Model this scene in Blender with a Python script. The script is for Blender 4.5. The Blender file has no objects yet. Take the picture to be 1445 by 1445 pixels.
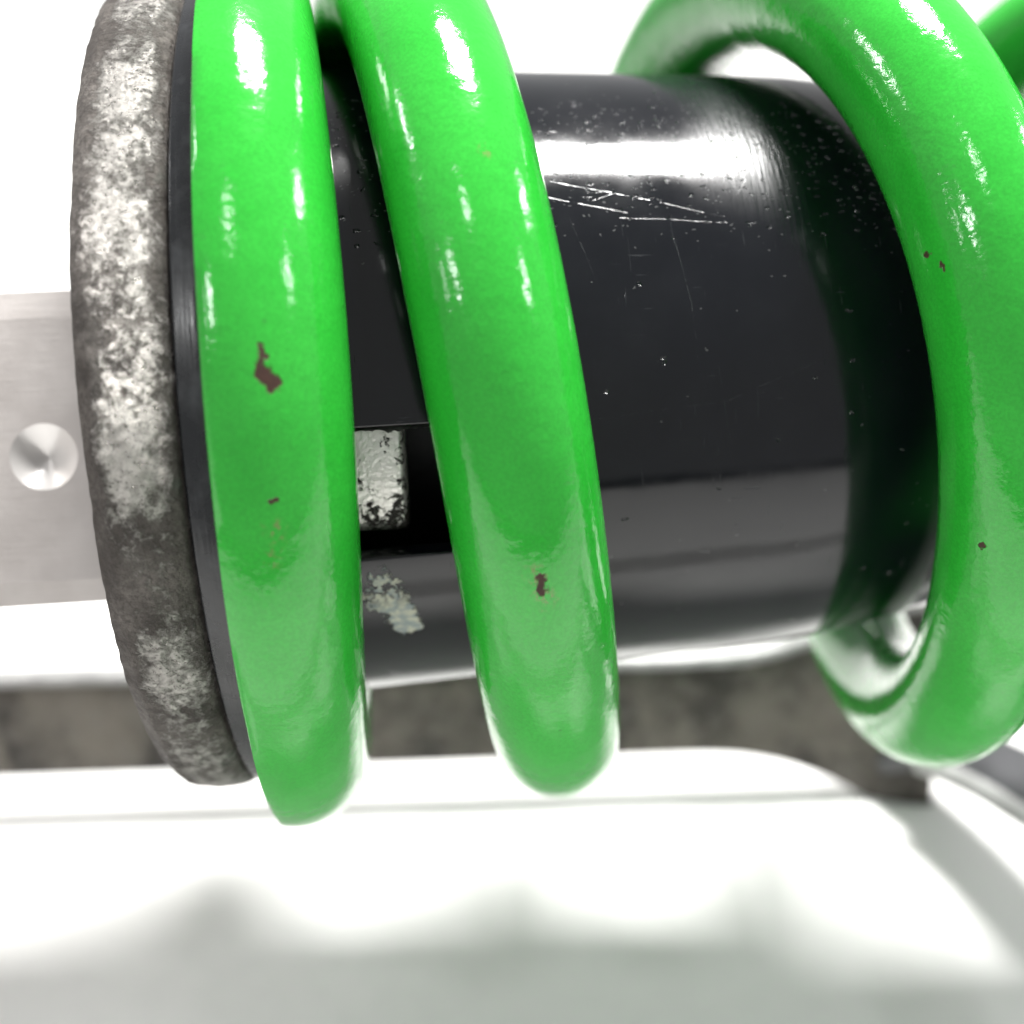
import bpy, math, random
from mathutils import Vector, Matrix, noise
from math import radians, sin, cos, pi, sqrt, degrees

random.seed(4)
scene = bpy.context.scene
COL = scene.collection
U = 0.03            # one modelling unit (the sleeve's radius) in metres

# ------------------------------------------------------------------ camera
PITCH = 32.0
cam_data = bpy.data.cameras.new('camera')
cam_data.sensor_width = 36.0
cam_data.lens = 1692.9 / 1445 * 36.0
cam_data.clip_start = 0.005
cam_data.clip_end = 100.0
cam = bpy.data.objects.new('camera', cam_data)
COL.objects.link(cam)
cam.location = Vector((0, -3.767, 4.711)) * U
cam.rotation_euler = (radians(90 - PITCH), 0, 0)
cam_data.dof.use_dof = True
cam_data.dof.focus_distance = 3.05 * U
cam_data.dof.aperture_fstop = 17.0
scene.camera = cam

# ------------------------------------------------------------------ room light
world = bpy.data.worlds.new('World')
scene.world = world
world.use_nodes = True
bg = world.node_tree.nodes['Background']
bg.inputs['Color'].default_value = (0.99, 0.995, 1.0, 1)
bg.inputs['Strength'].default_value = 0.52

TARGET = Vector((0.2, 0.0, 2.9)) * U
def lamp(name, direction, dist, sx, sy, radiance, color=(1, 1, 1)):
    d = Vector(direction).normalized()
    L = bpy.data.lights.new(name, 'AREA')
    L.shape = 'RECTANGLE'
    L.size = sx * U; L.size_y = sy * U
    L.energy = radiance * pi * (sx * U) * (sy * U)
    L.color = color
    o = bpy.data.objects.new(name, L)
    COL.objects.link(o)
    o.location = TARGET + d * dist * U
    z = d
    x = Vector((1, 0, 0)); x = (x - z * x.dot(z)).normalized(); y = z.cross(x)
    o.rotation_euler = Matrix((x, y, z)).transposed().to_euler()
    return o
lamp('bench_lamp', (0.165, 0.328, 0.93), 25, 7.6, 4.8, 192, (1.0, 0.99, 0.97))
lamp('ceiling_lamp', (-0.2, -0.43, 0.88), 80, 7, 5, 46)
lamp('ceiling_lamp', (0.80, 0.28, 0.52), 80, 5, 13, 50)
lamp('ceiling_lamp', (0.77, -0.23, 0.59), 80, 5, 9, 44)
lamp('ceiling_lamp', (-0.65, -0.53, 0.55), 80, 5, 7, 60)
lamp('ceiling_lamp', (-0.85, 0.17, 0.50), 80, 4, 12, 55)
lamp('ceiling_lamp', (-0.85, -0.38, 0.39), 80, 4, 6, 24)

scene.view_settings.view_transform = 'Standard'
scene.view_settings.look = 'None'
scene.view_settings.exposure = 0.0
scene.view_settings.gamma = 1.0
scene.render.resolution_x = 1024
scene.render.resolution_y = 1024

# ------------------------------------------------------------------ node helpers
class NB:
    """small wrapper to write procedural materials"""
    def __init__(self, name):
        self.m = bpy.data.materials.new(name)
        self.m.use_nodes = True
        self.t = self.m.node_tree
        self.p = self.t.nodes['Principled BSDF']
        tc = self.t.nodes.new('ShaderNodeTexCoord')
        self.co = self.vmath('SCALE', tc.outputs['Object'], scale=1.0 / U)
        self.first = True
    def sock(self, inp, v):
        if v is None: return
        if isinstance(v, bpy.types.NodeSocket): self.t.links.new(v, inp)
        elif isinstance(v, (tuple, list)) and len(v) == 3 and inp.type == 'RGBA': inp.default_value = (*v, 1)
        else: inp.default_value = v
    def math(self, op, a, b=None, c=None, clamp=False):
        n = self.t.nodes.new('ShaderNodeMath'); n.operation = op; n.use_clamp = clamp
        for i, v in enumerate((a, b, c)): self.sock(n.inputs[i], v)
        return n.outputs[0]
    def vmath(self, op, a, b=None, scale=None):
        n = self.t.nodes.new('ShaderNodeVectorMath'); n.operation = op
        self.sock(n.inputs[0], a)
        if b is not None: self.sock(n.inputs[1], b)
        if scale is not None: n.inputs['Scale'].default_value = scale
        return n.outputs['Value'] if op in ('LENGTH', 'DISTANCE', 'DOT_PRODUCT') else n.outputs['Vector']
    def noise(self, scale, detail=4, rough=0.55, stretch=None, co=None, dist=0.0, seed=None):
        v = co or self.co
        if stretch: v = self.vmath('MULTIPLY', v, stretch)
        if seed: v = self.vmath('ADD', v, seed)
        n = self.t.nodes.new('ShaderNodeTexNoise')
        self.sock(n.inputs['Vector'], v)
        n.inputs['Scale'].default_value = scale; n.inputs['Detail'].default_value = detail
        n.inputs['Roughness'].default_value = rough; n.inputs['Distortion'].default_value = dist
        return n.outputs['Fac']
    def noisevec(self, scale, amt, detail=3):
        n = self.t.nodes.new('ShaderNodeTexNoise')
        self.sock(n.inputs['Vector'], self.co)
        n.inputs['Scale'].default_value = scale; n.inputs['Detail'].default_value = detail
        v = self.vmath('SUBTRACT', n.outputs['Color'], (0.5, 0.5, 0.5))
        v = self.vmath('SCALE', v, scale=amt)
        return self.vmath('ADD', self.co, v)
    def voronoi(self, scale, co=None, feature='F1', stretch=None, rand=1.0, dims='3D'):
        v = co or self.co
        if stretch: v = self.vmath('MULTIPLY', v, stretch)
        n = self.t.nodes.new('ShaderNodeTexVoronoi'); n.feature = feature; n.voronoi_dimensions = dims
        self.sock(n.inputs['Vector'], v); n.inputs['Scale'].default_value = scale
        n.inputs['Randomness'].default_value = rand
        return n.outputs['Distance'], (n.outputs['Color'] if feature == 'F1' else None)
    def ramp(self, f, lo, hi, a=0.0, b=1.0):
        n = self.t.nodes.new('ShaderNodeMapRange'); n.interpolation_type = 'SMOOTHSTEP'
        self.sock(n.inputs['Value'], f)
        n.inputs['From Min'].default_value = lo; n.inputs['From Max'].default_value = hi
        n.inputs['To Min'].default_value = a; n.inputs['To Max'].default_value = b
        return n.outputs['Result']
    def mix(self, f, a, b):
        n = self.t.nodes.new('ShaderNodeMix'); n.data_type = 'RGBA'
        self.sock(n.inputs['Factor'], f); self.sock(n.inputs[6], a); self.sock(n.inputs[7], b)
        return n.outputs[2]
    def mixf(self, f, a, b):
        n = self.t.nodes.new('ShaderNodeMix'); n.data_type = 'FLOAT'
        self.sock(n.inputs['Factor'], f); self.sock(n.inputs[2], a); self.sock(n.inputs[3], b)
        return n.outputs[0]
    def bump(self, h, dist, strength=1.0, prev=None):
        n = self.t.nodes.new('ShaderNodeBump')
        self.sock(n.inputs['Height'], h)
        n.inputs['Distance'].default_value = dist * U; n.inputs['Strength'].default_value = strength
        if prev: self.sock(n.inputs['Normal'], prev)
        return n.outputs['Normal']
    def set(self, **k):
        names = dict(color='Base Color', rough='Roughness', metal='Metallic', normal='Normal', coat='Coat Weight',
                     coatrough='Coat Roughness', coatnormal='Coat Normal', ior='IOR', spec='Specular IOR Level', aniso='Anisotropic')
        for a, v in k.items(): self.sock(self.p.inputs[names[a]], v)
        return self.m
    def sepxyz(self, v):
        n = self.t.nodes.new('ShaderNodeSeparateXYZ'); self.sock(n.inputs[0], v); return n.outputs
    def comb(self, x, y, z=0.0):
        n = self.t.nodes.new('ShaderNodeCombineXYZ')
        for i, v in enumerate((x, y, z)): self.sock(n.inputs[i], v)
        return n.outputs[0]
    def segment(self, p, a, b):
        """distance from vector p to the segment a-b"""
        ba = Vector(b) - Vector(a); L2 = ba.length_squared
        pa = self.vmath('SUBTRACT', p, tuple(a))
        h = self.math('DIVIDE', self.vmath('DOT_PRODUCT', pa, tuple(ba)), L2, clamp=True)
        n = self.t.nodes.new('ShaderNodeVectorMath'); n.operation = 'SCALE'
        n.inputs[0].default_value = tuple(ba); self.t.links.new(h, n.inputs['Scale'])
        return self.vmath('LENGTH', self.vmath('SUBTRACT', pa, n.outputs['Vector']))
    def unwrap(self, co=None):
        """(along the axis, angle from the top over the front, radius) of a turned part"""
        s = self.sepxyz(co or self.co)
        th = self.math('ARCTAN2', self.math('MULTIPLY', s[1], -1.0), s[2])
        return self.comb(s[0], th, 0.0)

# ------------------------------------------------------------------ materials
def mat_green():
    b = NB('green_powder_coat')
    wob = b.noise(7, 2, 0.5)
    fine = b.noise(46, 3, 0.6)
    nrm = b.bump(wob, 0.003, 1.0)
    nrm = b.bump(b.noise(19, 2, 0.5), 0.0016, 1.0, nrm)
    nrm = b.bump(fine, 0.0010, 1.0, nrm)
    tone = b.noise(3.2, 3)
    c = b.mix(b.ramp(tone, 0.35, 0.65), (0.022, 0.365, 0.030), (0.030, 0.40, 0.038))
    grain = b.noise(120, 2, 0.6)
    c = b.mix(b.ramp(grain, 0.3, 0.7, 0.0, 0.34), c, (0.016, 0.21, 0.020))
    # chips where the coat has been knocked off
    w = b.noisevec(34, 0.055, 6)
    w2 = b.noisevec(60, 0.03, 3)
    chips = None
    for (a, e, r) in (((-0.682, -1.435, -0.115), (-0.664, -1.436, -0.146), 0.018),
                      ((-0.684, -1.442, -0.060), (-0.679, -1.438, -0.120), 0.008),
                      ((-0.684, -1.385, -0.404), (-0.684, -1.386, -0.408), 0.0075),
                      ((-0.077, -1.272, -0.618), (-0.068, -1.250, -0.656), 0.0135),
                      ((0.930, -1.272, 0.127), (0.928, -1.272, 0.112), 0.009),
                      ((0.950, -1.305, 0.075), (0.951, -1.305, 0.073), 0.007),
                      ((1.064, -1.199, -0.616), (1.064, -1.197, -0.620), 0.006)):
        d = b.segment(w, a, e)
        m = b.ramp(b.math('DIVIDE', d, r), 0.7, 1.25, 1.0, 0.0)
        chips = m if chips is None else b.math('MAXIMUM', chips, m)
    scuff = None
    for (a, e, r) in (((-0.688, -1.36, -0.46), (-0.692, -1.345, -0.54), 0.030),
                      ((-0.155, -1.362, 0.391), (-0.150, -1.366, 0.375), 0.018),
                      ((-0.09, -1.275, -0.61), (-0.06, -1.24, -0.68), 0.034)):
        d = b.segment(w2, a, e)
        m = b.ramp(b.math('DIVIDE', d, r), 0.3, 1.1, 1.0, 0.0)
        scuff = m if scuff is None else b.math('MAXIMUM', scuff, m)
    sp = b.ramp(b.noise(55, 4, 0.7), 0.48, 0.62)
    c = b.mix(b.math('MULTIPLY', b.math('MULTIPLY', scuff, sp), 0.85), c, (0.16, 0.22, 0.07))
    rust = b.mix(b.noise(70, 3), (0.060, 0.018, 0.008), (0.020, 0.008, 0.005))
    c = b.mix(chips, c, rust)
    # pin-prick dirt
    vd, vc = b.voronoi(9)
    dot = b.math('MULTIPLY', b.ramp(vd, 0.025, 0.05, 1.0, 0.0), b.math('GREATER_THAN', b.sepxyz(vc)[0], 0.86))
    c = b.mix(b.math('MULTIPLY', dot, 0.6), c, (0.03, 0.16, 0.03))
    h = b.math('MULTIPLY', chips, -1.0)
    nrm = b.bump(h, 0.0015, 0.8, nrm)
    r = b.mixf(chips, b.ramp(b.noise(11, 4), 0.3, 0.7, 0.095, 0.14), 0.7)
    return b.set(color=c, rough=r, normal=nrm, ior=1.5)

def mat_black():
    b = NB('black_anodised_sleeve')
    q = b.unwrap()
    # fine turning and handling marks
    w = b.vmath('ADD', q, b.comb(b.math('MULTIPLY', b.math('SUBTRACT', b.noise(3, 2), 0.5), 0.03), b.math('MULTIPLY', b.math('SUBTRACT', b.noise(2.3, 2), 0.5), 0.03)))
    scr = None
    D = pi / 180
    for (a, e, r, k) in (((0.06, 64.3 * D, 0), (0.52, 71.5 * D, 0), 0.0020, .5),
                   ((0.02, 67 * D, 0), (0.26, 70.6 * D, 0), 0.0020, .55),
                   ((0.10, 65.0 * D, 0), (0.24, 67.0 * D, 0), 0.0016, .5),
                   ((0.17, 68.2 * D, 0), (0.24, 66.8 * D, 0), 0.0020, .8),
                   ((0.24, 71.5 * D, 0), (0.62, 73.0 * D, 0), 0.0014, .45),
                   ((0.37, 74 * D, 0), (0.41, 86 * D, 0), 0.0012, .6),
                   ((0.41, 86 * D, 0), (0.415, 95 * D, 0), 0.0012, .4),
                   ((0.60, 64 * D, 0), (0.66, 58 * D, 0), 0.0012, .3),
                   ((0.57, 67 * D, 0), (0.60, 64.5 * D, 0), 0.0014, .7),
                   ((0.06, 90 * D, 0), (0.34, 91 * D, 0), 0.0008, .16),
                   ((0.10, 71 * D, 0), (0.16, 83 * D, 0), 0.0010, .35),
                   ((0.12, 103 * D, 0), (0.52, 101.6 * D, 0), 0.0012, .22),
                   ((0.50, 101.6 * D, 0), (0.75, 96 * D, 0), 0.0010, .3),
                   ((0.25, 110 * D, 0), (0.263, 116 * D, 0), 0.0014, .3),
                   ((0.47, 95 * D, 0), (0.50, 108 * D, 0), 0.0009, .3),
                   ((0.44, 128 * D, 0), (0.47, 128.4 * D, 0), 0.0030, .8),
                   ((-0.49, 152 * D, 0), (-0.44, 158 * D, 0), 0.0024, -.9),
                   ((-0.49, 158 * D, 0), (-0.38, 157.6 * D, 0), 0.0022, -.9)):
        m = b.math('MULTIPLY', b.ramp(b.segment(w, a, e), r * 0.2, r * 1.15, 1.0, 0.0), k * 0.5)
        scr = m if scr is None else b.math('ADD', scr, m)
    brk = b.ramp(b.noise(24, 4, 0.7), 0.40, 0.58, 0.08, 1.0)
    scr = b.math('MULTIPLY', scr, brk)
    # hairlines running at random
    h1 = b.noise(1.0, 2, 0.5, stretch=(160, 7, 7)); h1 = b.ramp(h1, 0.70, 0.78)
    h2 = b.noise(1.0, 2, 0.5, stretch=(9, 130, 130)); h2 = b.ramp(h2, 0.70, 0.80)
    hair = b.math('MULTIPLY', b.math('ADD', h1, h2), b.ramp(b.noise(2.4, 2), 0.4, 0.65))
    # small dings
    pc = b.vmath('ADD', q, b.comb(b.math('MULTIPLY', b.math('SUBTRACT', b.noise(34, 3), 0.5), 0.035), b.math('MULTIPLY', b.math('SUBTRACT', b.noise(30, 3, seed=(2, 5, 1)), 0.5), 0.035)))
    vd, vc = b.voronoi(21, co=pc, stretch=(0.9, 1.5, 1.0), dims='2D'); vs = b.sepxyz(vc)
    qx = b.sepxyz(q)
    zone = b.math('ADD', b.ramp(b.math('ABSOLUTE', b.math('SUBTRACT', qx[1], 59 * D)), 8 * D, 20 * D, 0.55, 0.0), 0.012)
    pit = b.math('MULTIPLY', b.ramp(vd, 0.05, 0.16, 1.0, 0.0), b.math('LESS_THAN', vs[0], zone))
    vd2, vc2 = b.voronoi(52, co=pc, stretch=(1, 1.6, 1), dims='2D'); vs2 = b.sepxyz(vc2)
    pit2 = b.math('MULTIPLY', b.ramp(vd2, 0.12, 0.22, 1.0, 0.0), b.math('LESS_THAN', vs2[1], b.math('MULTIPLY', zone, 0.35)))
    c = b.mix(b.ramp(b.noise(5, 4), 0.35, 0.7), (0.0028, 0.0036, 0.0056), (0.0048, 0.0056, 0.0078))
    c = b.mix(b.math('MULTIPLY', b.math('MAXIMUM', scr, 0.0), 0.33), c, (0.22, 0.23, 0.24))
    c = b.mix(b.math('MULTIPLY', hair, 0.15), c, (0.14, 0.15, 0.16))
    c = b.mix(b.math('MULTIPLY', pit2, 0.22), c, (0.30, 0.30, 0.30))
    # worn, greyish ring far along the sleeve
    # bare patch with chalky residue below the window
    wz = b.vmath('ADD', q, b.comb(b.math('MULTIPLY', b.math('SUBTRACT', b.noise(30, 5, 0.7), 0.5), 0.10),
                                  b.math('MULTIPLY', b.math('SUBTRACT', b.noise(26, 5, 0.7, seed=(4, 2, 1)), 0.5), 0.14)))
    d1 = b.segment(wz, (-0.465, 2.24, 0), (-0.405, 2.42, 0))
    d2 = b.segment(wz, (-0.50, 2.28, 0), (-0.45, 2.36, 0))
    pm = b.math('MAXIMUM', b.ramp(d1, 0.040, 0.046, 1.0, 0.0), b.ramp(d2, 0.022, 0.028, 1.0, 0.0))
    holes = b.ramp(b.noise(44, 4, 0.65, dist=0.8), 0.47, 0.52)
    low = b.ramp(qx[1], 2.26, 2.36)
    solid = b.math('MAXIMUM', holes, b.math('MULTIPLY', low, 0.97))
    pm = b.math('MULTIPLY', pm, solid)
    chalk = b.mix(b.ramp(b.noise(38, 4), 0.4, 0.62), (0.62, 0.61, 0.51), (0.34, 0.38, 0.39))
    c = b.mix(pm, c, chalk)
    worn = b.math('MULTIPLY', b.math('MULTIPLY', b.ramp(qx[0], 0.36, 0.60), b.ramp(qx[0], 0.66, 0.86, 1.0, 0.0)), b.ramp(qx[1], 1.12, 1.42, 1.0, 0.12))
    rough = b.ramp(b.noise(6, 5, 0.6), 0.3, 0.75, 0.08, 0.15)
    rough = b.math('ADD', rough, b.math('MULTIPLY', hair, 0.06))
    rough = b.math('ADD', rough, b.math('MULTIPLY', worn, 0.17))
    rough = b.mixf(pm, rough, 0.75)
    hh = b.math('SUBTRACT', b.math('MULTIPLY', pm, 0.35), b.math('ADD', b.math('ADD', b.math('MULTIPLY', scr, 0.25), b.math('MULTIPLY', pit, 0.40)), b.math('MULTIPLY', hair, 0.04)))
    nrm = b.bump(b.noise(4, 2), 0.0012, 1.0)
    brush = b.noise(1.0, 3, 0.6, stretch=(75, 5, 5))
    nrm = b.bump(b.math('MULTIPLY', brush, worn), 0.0022, 1.0, nrm)
    nrm = b.bump(hh, 0.006, 1.0, nrm)
    return b.set(color=c, rough=rough, normal=nrm, ior=1.44)

def mat_collar():
    b = NB('black_satin_seat')
    n = b.noise(9, 5, 0.65)
    c = b.mix(b.ramp(n, 0.5, 0.75), (0.008, 0.009, 0.011), (0.03, 0.032, 0.036))
    nrm = b.bump(b.noise(1.0, 3, 0.6, stretch=(60, 4, 4)), 0.0015)
    return b.set(color=c, rough=b.ramp(n, 0.3, 0.7, 0.20, 0.34), normal=nrm)

def mat_ring():
    b = NB('corroded_cast_alloy')
    co = b.noisevec(14, 0.06, 4)
    big = b.noise(3.1, 3, 0.5, co=co)
    mid = b.noise(24, 7, 0.78, co=co)
    fine = b.noise(62, 5, 0.7)
    qx = b.sepxyz(b.unwrap())
    # the polish survives along the crown of the rim, grime gathers at its edges
    crown = b.ramp(b.math('ABSOLUTE', b.math('SUBTRACT', qx[0], -1.005)), 0.03, 0.13, 0.06, -0.11)
    f = b.math('ADD', b.math('ADD', b.math('MULTIPLY', big, 0.44), b.math('MULTIPLY', mid, 0.62)), crown)
    bare = b.ramp(f, 0.505, 0.625)
    grime = b.mix(b.ramp(b.noise(8, 5, 0.6, seed=(3, 1, 2)), 0.35, 0.68), (0.072, 0.060, 0.052), (0.20, 0.178, 0.16))
    grime = b.mix(b.ramp(fine, 0.42, 0.6, 0, 0.6), grime, (0.045, 0.038, 0.032))
    metal = b.mix(b.ramp(fine, 0.35, 0.62), (0.33, 0.31, 0.29), (0.60, 0.57, 0.54))
    c = b.mix(bare, grime, metal)
    verd = b.ramp(b.noise(5, 4, 0.6, seed=(7, 7, 1)), 0.60, 0.72, 0, 0.35)
    c = b.mix(b.math('MULTIPLY', verd, b.ramp(qx[0], -0.99, -0.93)), c, (0.07, 0.13, 0.09))
    rough = b.mixf(bare, 0.52, b.ramp(fine, 0.3, 0.7, 0.24, 0.42))
    nrm = b.bump(mid, 0.034, 0.9)
    nrm = b.bump(fine, 0.012, 0.8, nrm)
    nrm = b.bump(bare, 0.010, 0.6, nrm)
    return b.set(color=c, rough=rough, metal=b.mixf(bare, 0.25, 0.85), normal=nrm)

def mat_alloy():
    b = NB('machined_aluminium')
    mot = b.noise(4.5, 5, 0.6)
    brush = b.noise(1.0, 4, 0.6, stretch=(8, 90, 90))
    c = b.mix(b.ramp(mot, 0.35, 0.65), (0.49, 0.455, 0.435), (0.56, 0.525, 0.505))
    c = b.mix(b.ramp(brush, 0.35, 0.65, 0, 0.12), c, (0.46, 0.43, 0.41))
    tick = b.noise(1.0, 2, 0.5, stretch=(18, 60, 70)); tick = b.ramp(tick, 0.76, 0.82)
    c = b.mix(b.math('MULTIPLY', tick, 0.5), c, (0.22, 0.20, 0.18))
    nrm = b.bump(brush, 0.0012); nrm = b.bump(b.noise(22, 4), 0.0015, 1.0, nrm)
    return b.set(color=c, rough=b.ramp(mot, 0.3, 0.7, 0.42, 0.55), metal=0.30, normal=nrm)

def mat_dimple():
    b = NB('turned_aluminium')
    n = b.noise(24, 3)
    return b.set(color=b.mix(n, (0.76, 0.73, 0.71), (0.82, 0.80, 0.78)), rough=0.25, metal=0.35, aniso=0.3)

def mat_silver():
    b = NB('pitted_bright_metal')
    co = b.noisevec(30, 0.05, 3)
    q = b.sepxyz(b.unwrap())
    p = b.noise(26, 6, 0.72, co=co)
    lo = b.math('ADD', b.ramp(q[1], 1.98, 2.12, 0.0, 0.14), b.ramp(q[0], -0.43, -0.385, 0.0, 0.07))
    pit = b.ramp(b.math('ADD', p, lo), 0.595, 0.63)
    c = b.mix(b.ramp(b.noise(14, 4), 0.35, 0.65), (0.90, 0.88, 0.83), (0.78, 0.76, 0.71))
    c = b.mix(pit, c, (0.035, 0.03, 0.026))
    nrm = b.bump(pit, -0.003); nrm = b.bump(b.noise(70, 4), 0.003, 1, nrm)
    return b.set(color=c, rough=b.mixf(pit, 0.30, 0.8), metal=b.mixf(pit, 0.55, 0.0), normal=nrm)

def mat_plain(name, color, rough=0.5, metal=0.0, var=0.25):
    b = NB(name)
    c2 = tuple(x * (1 - var) for x in color)
    nrm = b.bump(b.noise(20, 4), 0.004)
    return b.set(color=b.mix(b.ramp(b.noise(6, 4), 0.35, 0.65), color, c2), rough=rough, metal=metal, normal=nrm)

def mat_table():
    b = NB('white_painted_bench')
    n = b.noise(0.9, 5, 0.6); n2 = b.noise(7, 4, 0.6)
    c = b.mix(b.ramp(n, 0.35, 0.65), (0.81, 0.805, 0.79), (0.775, 0.77, 0.755))
    c = b.mix(b.ramp(n2, 0.4, 0.7, 0, 0.3), c, (0.74, 0.74, 0.73))
    vd, vc = b.voronoi(1.9)
    dot = b.math('MULTIPLY', b.ramp(vd, 0.05, 0.12, 1.0, 0.0), b.math('GREATER_THAN', b.sepxyz(vc)[0], 0.55))
    c = b.mix(b.math('MULTIPLY', dot, 0.55), c, (0.38, 0.40, 0.38))
    nrm = b.bump(n2, 0.01)
    return b.set(color=c, rough=0.5, normal=nrm)

def mat_bracket():
    b = NB('mottled_cast_steel')
    co = b.noisevec(5, 0.3, 3)
    n = b.noise(2.6, 5, 0.58, co=co)
    c = b.mix(b.ramp(n, 0.34, 0.66), (0.045, 0.040, 0.035), (0.19, 0.172, 0.145))
    c = b.mix(b.ramp(b.noise(13, 5, 0.65), 0.45, 0.68, 0, 0.45), c, (0.20, 0.19, 0.17))
    nrm = b.bump(n, 0.05); nrm = b.bump(b.noise(24, 4), 0.02, 1, nrm)
    return b.set(color=c, rough=0.62, metal=0.25, normal=nrm)

M_green, M_black, M_collar, M_ring = mat_green(), mat_black(), mat_collar(), mat_ring()
M_alloy, M_dimple, M_silver = mat_alloy(), mat_dimple(), mat_silver()
M_table, M_bracket = mat_table(), mat_bracket()
M_dark = mat_plain('dark_inner_metal', (0.010, 0.011, 0.013), 0.5)
M_body = mat_plain('grey_damper_metal', (0.34, 0.33, 0.32), 0.35, 0.7)
M_armdark = mat_plain('dark_grey_painted_steel', (0.065, 0.065, 0.07), 0.38, 0.0)
M_litsteel = mat_plain('lit_edge_steel', (0.40, 0.40, 0.395), 0.42, 0.2)  # lighter grey paints in the light on the bracket's lip and arm edge

# ------------------------------------------------------------------ mesh helpers
def make(name, verts, faces, mat, parent=None, smooth=True, flat_angle=None):
    me = bpy.data.meshes.new(name)
    me.from_pydata([tuple(Vector(v) * U) for v in verts], [], faces)
    me.materials.append(mat)
    me.validate(); me.update()
    if smooth:
        me.polygons.foreach_set('use_smooth', [True] * len(me.polygons))
        if flat_angle: me.set_sharp_from_angle(angle=radians(flat_angle))
    o = bpy.data.objects.new(name, me)
    COL.objects.link(o)
    if parent: o.parent = parent
    return o

def lathe(name, profile, mat, parent, seg=220, disp=None, closed=True, flat_angle=35):
    """profile: (axis position, radius) turned about the part's own x axis"""
    vs, fs = [], []
    n = len(profile)
    for k in range(seg):
        t = 2 * pi * k / seg
        for (s, r) in profile:
            v = Vector((s, -r * sin(t), r * cos(t)))
            if disp: v = disp(v, s, r, t)
            vs.append(v)
    m = n if closed else n - 1
    for k in range(seg):
        a, b2 = k * n, ((k + 1) % seg) * n
        for i in range(m):
            j = (i + 1) % n
            fs.append((b2 + i, b2 + j, a + j, a + i))
    return make(name, vs, fs, mat, parent, True, flat_angle)

def rounded(points, rad, n=4):
    """round the corners of an open profile"""
    out = [Vector(points[0])]
    for i in range(1, len(points) - 1):
        p = Vector(points[i]); a = Vector(points[i - 1]); c = Vector(points[i + 1])
        r = min(rad, (a - p).length * 0.45, (c - p).length * 0.45)
        A = p + (a - p).normalized() * r; B = p + (c - p).normalized() * r
        for k in range(n + 1):
            t = k / n
            out.append(A * (1 - t) ** 2 + p * 2 * t * (1 - t) + B * t * t)
    out.append(Vector(points[-1]))
    return [tuple(v) for v in out]

# ------------------------------------------------------------------ bench top
def bench():
    R = 90
    xs = [-R, -40, -15, -6, 0, 6, 15, 40, R]
    ys = [-10.9, -6, 0, 6, 15, 40, R]
    sec = [(-10.7, -1.2), (-10.9, -1.1), (-10.98, -0.2), (-10.9, -0.04)] + [(y, 0) for y in [-10.75, -6, -3.51]] + [(-3.47, -0.04), (-3.47, -2.2), (-2.86, -2.2), (-2.86, -0.04)] + [(y, 0) for y in [-2.82, 0, 6, 15, 40, R]] + [(R, -1.2)]  # unseen groove added so the sleeve reflects a dark line
    vs = [(x, y, z) for (y, z) in sec for x in xs]
    n = len(xs)
    fs = [(j * n + i, j * n + i + 1, (j + 1) * n + i + 1, (j + 1) * n + i) for j in range(len(sec) - 1) for i in range(n - 1)]
    o = make('bench_top', vs, fs, M_table, None, False)
    o['label'] = 'white painted bench top under the shock absorber'
    o['kind'] = 'structure'
    return o
bench()
def floor():
    o = make('floor', [(-140, -140, -30), (140, -140, -30), (140, 140, -30), (-140, 140, -30)], [(0, 1, 2, 3)], mat_plain('dark_concrete', (0.10, 0.10, 0.095), 0.7), None, False)
    o['label'] = 'dark workshop floor below the bench'
    o['kind'] = 'structure'
floor()

# ------------------------------------------------------------------ shock absorber
shock = bpy.data.objects.new('shock_absorber', None)
COL.objects.link(shock)
shock.empty_display_size = 0.02
shock['label'] = 'coil-over shock absorber with glossy bright green spring, black sleeve and corroded collar ring'
shock['category'] = 'shock absorber'
rot = Matrix(((0.9948, 0.1021, 0.0065), (-0.0829, 0.8419, -0.5332), (-0.0600, 0.5299, 0.8460))).transposed()
q = rot.to_quaternion()
shock.rotation_mode = 'QUATERNION'
shock.rotation_quaternion = q
shock.location = Vector((0, 0, 2.9)) * U

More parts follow.
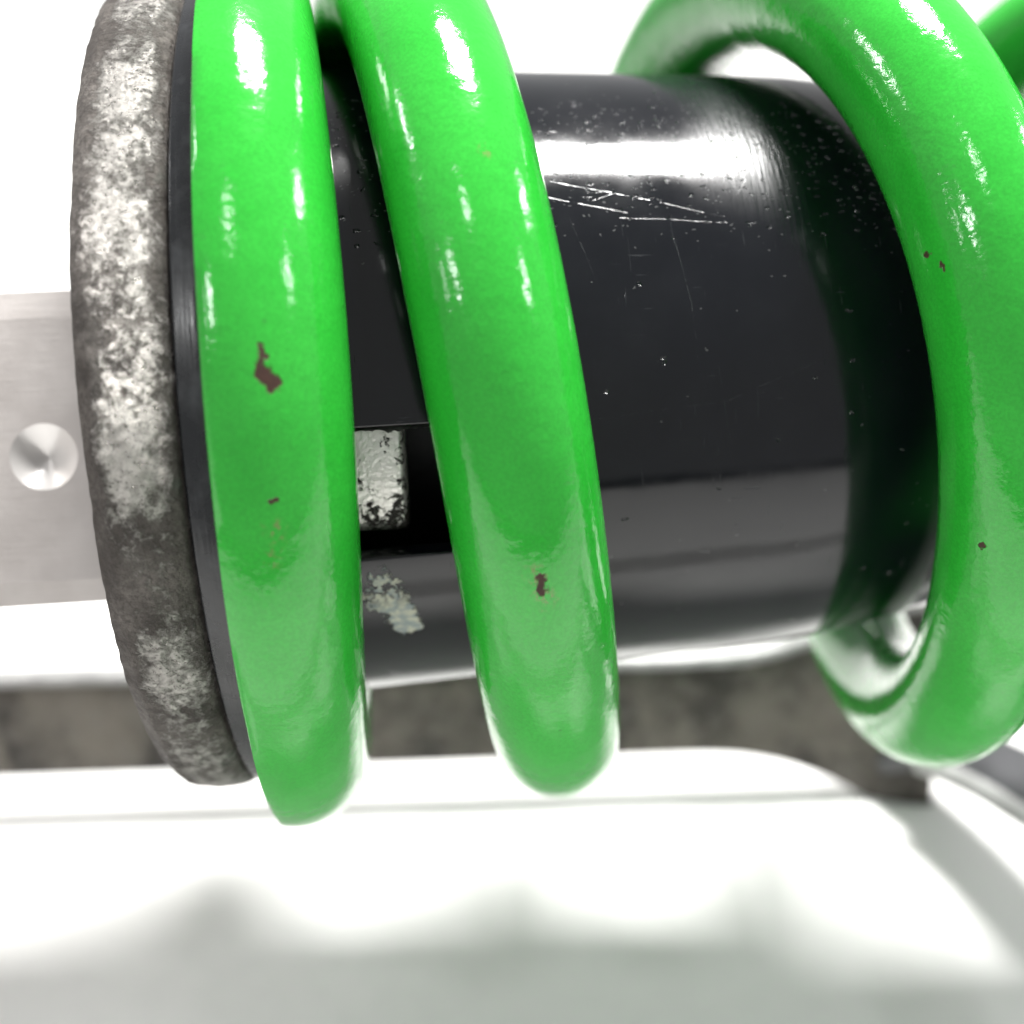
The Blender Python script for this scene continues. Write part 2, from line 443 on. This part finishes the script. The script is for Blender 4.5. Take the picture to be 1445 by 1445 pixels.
# --- the green spring
SV = [-0.855, -0.722, -0.7836, -0.76, -0.415, -0.1508, 0.095, 0.4213, 0.7581, 1.1407, 1.348, 1.5854, 2.1685, 3.0815, 4.0]
def advance(phi):
    if phi < 0: return SV[0]
    h = 90.0
    i = min(int(phi // h), len(SV) - 2); t = phi / h - i
    g = lambda k: (SV[1] - SV[0]) if k == 0 else ((SV[-1] - SV[-2]) if k == len(SV) - 1 else (SV[k + 1] - SV[k - 1]) / 2)
    return (2*t**3-3*t**2+1)*SV[i] + (t**3-2*t**2+t)*g(i) + (-2*t**3+3*t**2)*SV[i+1] + (t**3-t**2)*g(i+1)
def spring():
    Rs = 1.2233
    GROUND = -0.822
    def centre(phi):
        t = radians(phi); return Vector((advance(phi), -Rs * sin(t), Rs * cos(t)))
    def wire(phi):
        t = min(max((phi - 200) / 270.0, 0), 1); t = t * t * (3 - 2 * t)
        return 0.222 * (1 - t) + 0.196 * t
    vs, fs = [], []
    NS = 56
    phis = [-150 + 2.0 * k for k in range(int((1258 + 150) / 2) + 1)]
    for ph in phis:
        c = centre(ph); tan = (centre(ph + 1) - centre(ph - 1)).normalized()
        rad = Vector((0, c.y, c.z)).normalized(); rad = (rad - tan * rad.dot(tan)).normalized()
        b = tan.cross(rad); r = wire(ph)
        for k in range(NS):
            a = 2 * pi * k / NS
            v = c + rad * (r * cos(a)) + b * (r * sin(a))
            if v.x < GROUND:                      # ground flat end of the spring
                v.x = GROUND - 0.004 * min(1, (GROUND - v.x) * 20)
            vs.append(v)
    for i in range(len(phis) - 1):
        for k in range(NS):
            k2 = (k + 1) % NS
            fs.append((i*NS+k, i*NS+k2, (i+1)*NS+k2, (i+1)*NS+k))
    fs.append(tuple(range(NS))); fs.append(tuple((len(phis)-1)*NS + k for k in reversed(range(NS))))
    return make('coil_spring', vs, fs, M_green, shock, True, 50)
spring()

# --- the sleeve, with its window
def sleeve_radius(s):
    r = 1 - 0.044 * s
    if s > 0.85: r -= 0.16 * (s - 0.85) ** 1.4
    return r
def sleeve():
    W0, W1 = radians(102.4), radians(123.6)
    S0, S1 = -0.72, -0.20
    th = []
    a = 0.0
    while a < 2 * pi - 1e-6:
        th.append(a); a += 2 * pi / 180
    th = [t for t in th if abs(t - W0) > 0.02 and abs(t - W1) > 0.02] + [W0, W1]
    th.sort()
    ss = [-0.86, -0.80, S0, -0.6, -0.5, -0.4, -0.3, S1] + [-0.1 + 0.1 * k for k in range(21)] + [1.96, 2.0]
    vs, fs = [], []
    n = len(ss)
    for t in th:
        for s in ss:
            r = sleeve_radius(s)
            if s > 1.95: r -= 0.03 * (s - 1.95) / 0.05
            # ragged burr along the upper lip of the window
            tt = t
            if abs(t - W0) < 1e-6 and S0 < s < S1: tt = t
            vs.append((s, -r * sin(tt), r * cos(tt)))
    for k in range(len(th)):
        k2 = (k + 1) % len(th)
        mid = (th[k] + (th[k2] if k2 else 2 * pi)) / 2
        for i in range(n - 1):
            ms = (ss[i] + ss[i + 1]) / 2
            if W0 < mid < W1 and S0 < ms < S1: continue
            fs.append((k2*n+i, k2*n+i+1, k*n+i+1, k*n+i))
    o = make('sleeve', vs, fs, M_black, shock, True)
    sol = o.modifiers.new('wall', 'SOLIDIFY'); sol.thickness = 0.05 * U; sol.offset = -1
    bev = o.modifiers.new('edge', 'BEVEL'); bev.width = 0.006 * U; bev.segments = 2; bev.limit_method = 'ANGLE'; bev.angle_limit = radians(50)
    return o
slv = sleeve()

# bright adjuster block seen in the window
def adjuster():
    vs, fs = [], []
    prof = rounded([(-0.70, 0.78), (-0.70, 0.935), (-0.388, 0.935), (-0.378, 0.90), (-0.378, 0.78)], 0.012, 3)
    T = [radians(92 + 1.0 * k) for k in range(32)]
    n = len(prof)
    for j, t in enumerate(T):
        e = 0.0
        if j >= len(T) - 3: e = (0.006, 0.018, 0.04)[j - len(T) + 3]
        for (s, r) in prof: vs.append((s, -(r - e) * sin(t), (r - e) * cos(t)))
    for j in range(len(T) - 1):
        for i in range(n - 1): fs.append((j*n+i, j*n+i+1, (j+1)*n+i+1, (j+1)*n+i))
    fs.append(tuple(range(n))); fs.append(tuple((len(T)-1)*n + i for i in reversed(range(n))))
    return make('adjuster_block', vs, fs, M_silver, shock, True, 40)
adjuster()
lathe('inner_tube', rounded([(-0.86, 0.10), (-0.86, 0.66), (1.9, 0.66), (1.9, 0.10)], 0.02), M_dark, shock, 96)

# thin burred lip on the window's upper edge
def burr():
    vs, fs = [], []
    N = 60
    for k in range(N + 1):
        s = -0.70 + 0.49 * k / N
        w = 0.010 + 0.016 * max(0, noise.noise(Vector((s * 22, 1.3, 0)))) + 0.006 * noise.noise(Vector((s * 70, 3, 0)))
        for (dt, r) in ((-0.002, 0.985), (w, 0.998 * sleeve_radius(s) - 0.012), (w + 0.004, 0.965)):
            t = radians(102.4) + dt
            vs.append((s, -r * sin(t), r * cos(t)))
    for k in range(N):
        for i in range(3):
            j = (i + 1) % 3
            fs.append((k*3+i, k*3+j, (k+1)*3+j, (k+1)*3+i))
    return make('window_lip', vs, fs, M_body, shock, True, 40)
burr()

# --- spring seat and the corroded ring
lathe('spring_seat', rounded([(-0.905, 0.72), (-0.905, 1.285), (-0.838, 1.305), (-0.824, 1.295), (-0.824, 0.72)], 0.010), M_collar, shock, 260)
lathe('seat_flange', rounded([(-0.86, 0.80), (-0.86, 1.07), (-0.80, 1.07), (-0.76, 1.04), (-0.76, 0.80)], 0.015), M_collar, shock, 160)
def ring_disp(v, s, r, t):
    if r < 1.0: return v
    w = Vector((s * 1.0, 1.27 * sin(t), 1.27 * cos(t)))
    d = 0.003 * noise.noise(w * 3.0) + 0.002 * noise.noise(w * 11) + 0.0025 * noise.noise(w * 34)
    d -= 0.012 * max(0, noise.noise(w * 9 + Vector((3, 3, 3))) - 0.38)
    n = Vector((0, -sin(t), cos(t)))
    v = v + n * d
    v.x += 0.003 * noise.noise(w * 4 + Vector((5, 5, 5))) + 0.0025 * noise.noise(w * 22 + Vector((9, 0, 0)))
    return v
prof = rounded([(-1.138, 0.80), (-1.138, 1.256), (-1.098, 1.290), (-1.02, 1.302), (-0.955, 1.300), (-0.918, 1.282), (-0.906, 1.255), (-0.906, 1.20), (-0.906, 0.80)], 0.007, 3)
dense = []
for i in range(len(prof) - 1):
    a, b = Vector(prof[i]), Vector(prof[i + 1])
    m = max(1, int((b - a).length / 0.012)) if min(a.y, b.y) > 1.15 else 1
    for k in range(m): dense.append(tuple(a.lerp(b, k / m)))
dense.append(prof[-1])
lathe('collar_ring', dense, M_ring, shock, 900, ring_disp)

# --- machined clevis on the left
def clevis():
    X0, X1 = -4.2, -1.0
    YF, YB = -0.50, 1.0  # hidden back stretched so the clevis shades the bench at left
    ZT, ZB = 0.275, -0.652
    ch = 0.05
    cx, cz, R = -1.442, -0.215, 0.098
    # front face with a round opening, then chamfers and the other faces
    N = 96
    vs, fs = [], []
    fx0, fx1, fz0, fz1 = X0, X1, ZB + 0.07, ZT - 0.08
    for k in range(N):
        a = 2 * pi * k / N
        vs.append((cx + R * cos(a), YF, cz + R * sin(a)))
    angs = [2 * pi * k / N for k in range(N)]
    corners = [math.atan2(z - cz, x - cx) % (2 * pi) for x, z in ((fx1, fz1), (fx0, fz1), (fx0, fz0), (fx1, fz0))]
    for ca in corners:
        k = min(range(N), key=lambda i: abs((angs[i] - ca + pi) % (2 * pi) - pi)); angs[k] = ca
    for a in angs:
        dx, dz = cos(a), sin(a)
        t = 1e9
        if dx > 1e-9: t = min(t, (fx1 - cx) / dx)
        if dx < -1e-9: t = min(t, (fx0 - cx) / dx)
        if dz > 1e-9: t = min(t, (fz1 - cz) / dz)
        if dz < -1e-9: t = min(t, (fz0 - cz) / dz)
        vs.append((cx + dx * t, YF, cz + dz * t))
    for k in range(N):
        k2 = (k + 1) % N
        fs.append((k, k2, N + k2, N + k))
    # section outline swept along x
    sec = [(YF, fz1), (YF + 0.010, ZT), (YB, ZT), (YB, ZB), (YF + 0.028, ZB), (YF, fz0)]
    b = len(vs)
    for x in (X0, X1):
        for (y, z) in sec: vs.append((x, y, z))
    n = len(sec)
    for i in range(n - 1): fs.append((b + i, b + i + 1, b + n + i + 1, b + n + i))
    fs.append(tuple(b + i for i in range(n))); fs.append(tuple(b + n + i for i in reversed(range(n))))
    o = make('clevis', vs, fs, M_alloy, shock, False)
    # centre-drilled dimple
    vs, fs = [], []
    steps = [(R, 0.0), (R * 0.97, 0.002), (R * 0.66, 0.0222), (R * 0.33, 0.0435), (R * 0.04, 0.0625)]
    for (r, d) in steps:
        for k in range(N):
            a = 2 * pi * k / N
            vs.append((cx + r * cos(a), YF + d, cz + r * sin(a)))
    vs.append((cx, YF + 0.065, cz))
    for j in range(len(steps) - 1):
        for k in range(N):
            k2 = (k + 1) % N
            fs.append((j*N+k, j*N+k2, (j+1)*N+k2, (j+1)*N+k))
    e = (len(steps) - 1) * N
    for k in range(N): fs.append((e + k, e + (k + 1) % N, len(vs) - 1))
    d = make('dimple', vs, fs, M_dimple, o, True)
clevis()

lathe('shadow_mount', rounded([(-4.0, 0.1), (-4.0, 1.15), (-2.12, 1.15), (-2.12, 0.1)], 0.06), M_alloy, shock, 96)  # unseen block added to carry the bench shadow further left
# --- what lies beyond the sleeve on the right
lathe('damper_body', rounded([(1.85, 0.2), (1.85, 0.62), (4.3, 0.62), (4.3, 0.2)], 0.02), M_body, shock, 96)
lathe('upper_seat', rounded([(4.12, 0.2), (4.12, 1.38), (4.26, 1.38), (4.26, 0.2)], 0.03), M_collar, shock, 128)

# ------------------------------------------------------------------ bracket lying behind
def bracket():
    root = bpy.data.objects.new('steel_bracket', None)
    COL.objects.link(root)
    root.location = Vector((0, 0.85, 0)) * U
    root['label'] = 'mottled grey-brown steel bracket lying out of focus behind the green spring'
    root['category'] = 'bracket'
    # plate leaning back; outline in (x, height along the plate)
    top, bot = [], []
    cols = [-9 + 0.5 * k for k in range(19)] + [0.5 + 0.1 * k for k in range(18)] + [2.24]
    def low(x):
        if x < 0.95: return 0.0 + 0.012 * (x + 3) / 4
        t = min((x - 0.95) / 0.95, 1.25); return 0.012 - 0.295 * (t ** 2.2)
    def high(x):
        t = min(max((x - 1.1) / 1.2, 0), 1)
        return 0.49 + 0.012 * noise.noise(Vector((x * 2, 0, 0))) + 0.30 * t * t * (3 - 2 * t)
    base = Vector((0, -0.02, 0.285)); up = Vector((0, 0.31, 0.93)).normalized(); nrm = Vector((0, -0.93, 0.31)).normalized()
    T = 0.014
    vs, fs = [], []
    rows = 8
    for side in (0, 1):
        for x in cols:
            for r in range(rows + 1):
                h = low(x) + (high(x) - low(x)) * r / rows
                y_skew = Vector((0, 0.045 * (x + 0.8), 0))
                d = 0.0
                e = 0.012 if r in (0, rows) else 0.0
                p = base + y_skew + Vector((x, 0, 0)) + up * h + nrm * ((T - e) if side == 0 else (-T + e))
                if p.z < 0.012: p.z = 0.012
                vs.append(p)
    n = rows + 1; m = len(cols); off = n * m
    for i in range(m - 1):
        for r in range(rows):
            fs.append((i*n+r, (i+1)*n+r, (i+1)*n+r+1, i*n+r+1))
            fs.append((off+i*n+r, off+i*n+r+1, off+(i+1)*n+r+1, off+(i+1)*n+r))
        fs.append((i*n, off+i*n, off+(i+1)*n, (i+1)*n))
        fs.append((i*n+rows, (i+1)*n+rows, off+(i+1)*n+rows, off+i*n+rows))
    for i in (0, m - 1):
        for r in range(rows): fs.append((i*n+r, i*n+r+1, off+i*n+r+1, off+i*n+r))
    make('plate', vs, fs, M_bracket, root, True, 40)
    # rolled lip along the top, lighter grey standing for its lit face
    vs, fs = [], []
    sec = []
    for k in range(13):
        a = 2 * pi * k / 12
        sec.append((0.055 * cos(a), 0.040 * sin(a)))
    sec = sec[:-1]
    for x in cols:
        c = base + Vector((x, 0.045 * (x + 0.8) + 0.03, 0)) + up * (high(x) + 0.025)
        for (a, b) in sec: vs.append(c + Vector((0, a, b)))
    for i in range(len(cols) - 1):
        for k in range(12):
            k2 = (k + 1) % 12
            fs.append((i*12+k, i*12+k2, (i+1)*12+k2, (i+1)*12+k))
    fs.append(tuple(range(12))); fs.append(tuple((len(cols)-1)*12 + k for k in reversed(range(12))))
    make('rolled_lip', vs, fs, M_litsteel, root, True, 40)
    # arm rising towards the lower right
    path = [Vector(p) for p in ((2.02, 1.05, 0.16), (2.20, 0.86, 0.38), (2.38, 0.58, 0.50), (2.54, 0.24, 0.60), (2.70, -0.08, 0.70), (3.05, -0.9, 0.95), (3.8, -2.2, 1.3))]
    pts = []
    for i in range(len(path) - 1):
        p0 = path[max(i-1, 0)]; p1 = path[i]; p2 = path[i+1]; p3 = path[min(i+2, len(path)-1)]
        for k in range(8):
            t = k / 8
            pts.append(0.5 * ((2*p1) + (p2-p0)*t + (2*p0-5*p1+4*p2-p3)*t*t + (-p0+3*p1-3*p2+p3)*t**3))
    pts.append(path[-1])
    sec = rounded([(-0.16, 0.0), (-0.17, 0.03), (-0.10, 0.075), (0.16, 0.085), (0.17, -0.05), (-0.15, -0.06), (-0.16, 0.0)], 0.02, 3)[:-1]
    vs, fs = [], []
    n = len(sec)
    for i, p in enumerate(pts):
        t = (pts[min(i+1, len(pts)-1)] - pts[max(i-1, 0)]).normalized()
        side = t.cross(Vector((0, 0, 1))).normalized(); side = side if side.x > 0 else -side
        upv = side.cross(t); upv = upv if upv.z > 0 else -upv
        for (a, b) in sec: vs.append(p - Vector((0, 0.85, 0)) + side * a + upv * b)
    for i in range(len(pts) - 1):
        for k in range(n):
            k2 = (k + 1) % n
            fs.append((i*n+k, i*n+k2, (i+1)*n+k2, (i+1)*n+k))
    fs.append(tuple(range(n))); fs.append(tuple((len(pts)-1)*n + k for k in reversed(range(n))))
    arm = make('arm', vs, fs, M_armdark, root, True, 40)
    vs, fs = [], []  # light-struck edge of the arm, put in as a lighter strip
    for i, p in enumerate(pts):
        if i < 9: continue
        t = (pts[min(i+1, len(pts)-1)] - pts[max(i-1, 0)]).normalized()
        side = t.cross(Vector((0, 0, 1))).normalized(); side = side if side.x > 0 else -side
        upv = side.cross(t); upv = upv if upv.z > 0 else -upv
        for k in range(14):
            a = 2 * pi * k / 14
            vs.append(p - Vector((0, 0.85, 0)) - side * (0.19 + 0.05 * cos(a)) + upv * (0.0 + 0.05 * sin(a)))
    pn = len(pts) - 9
    for i in range(pn - 1):
        for k in range(14):
            k2 = (k + 1) % 14
            fs.append((i*14+k, i*14+k2, (i+1)*14+k2, (i+1)*14+k))
    fs.append(tuple(range(14))); fs.append(tuple((pn-1)*14 + k for k in reversed(range(14))))
    make('lit_rolled_edge', vs, fs, M_litsteel, arm, True, 40)
bracket()
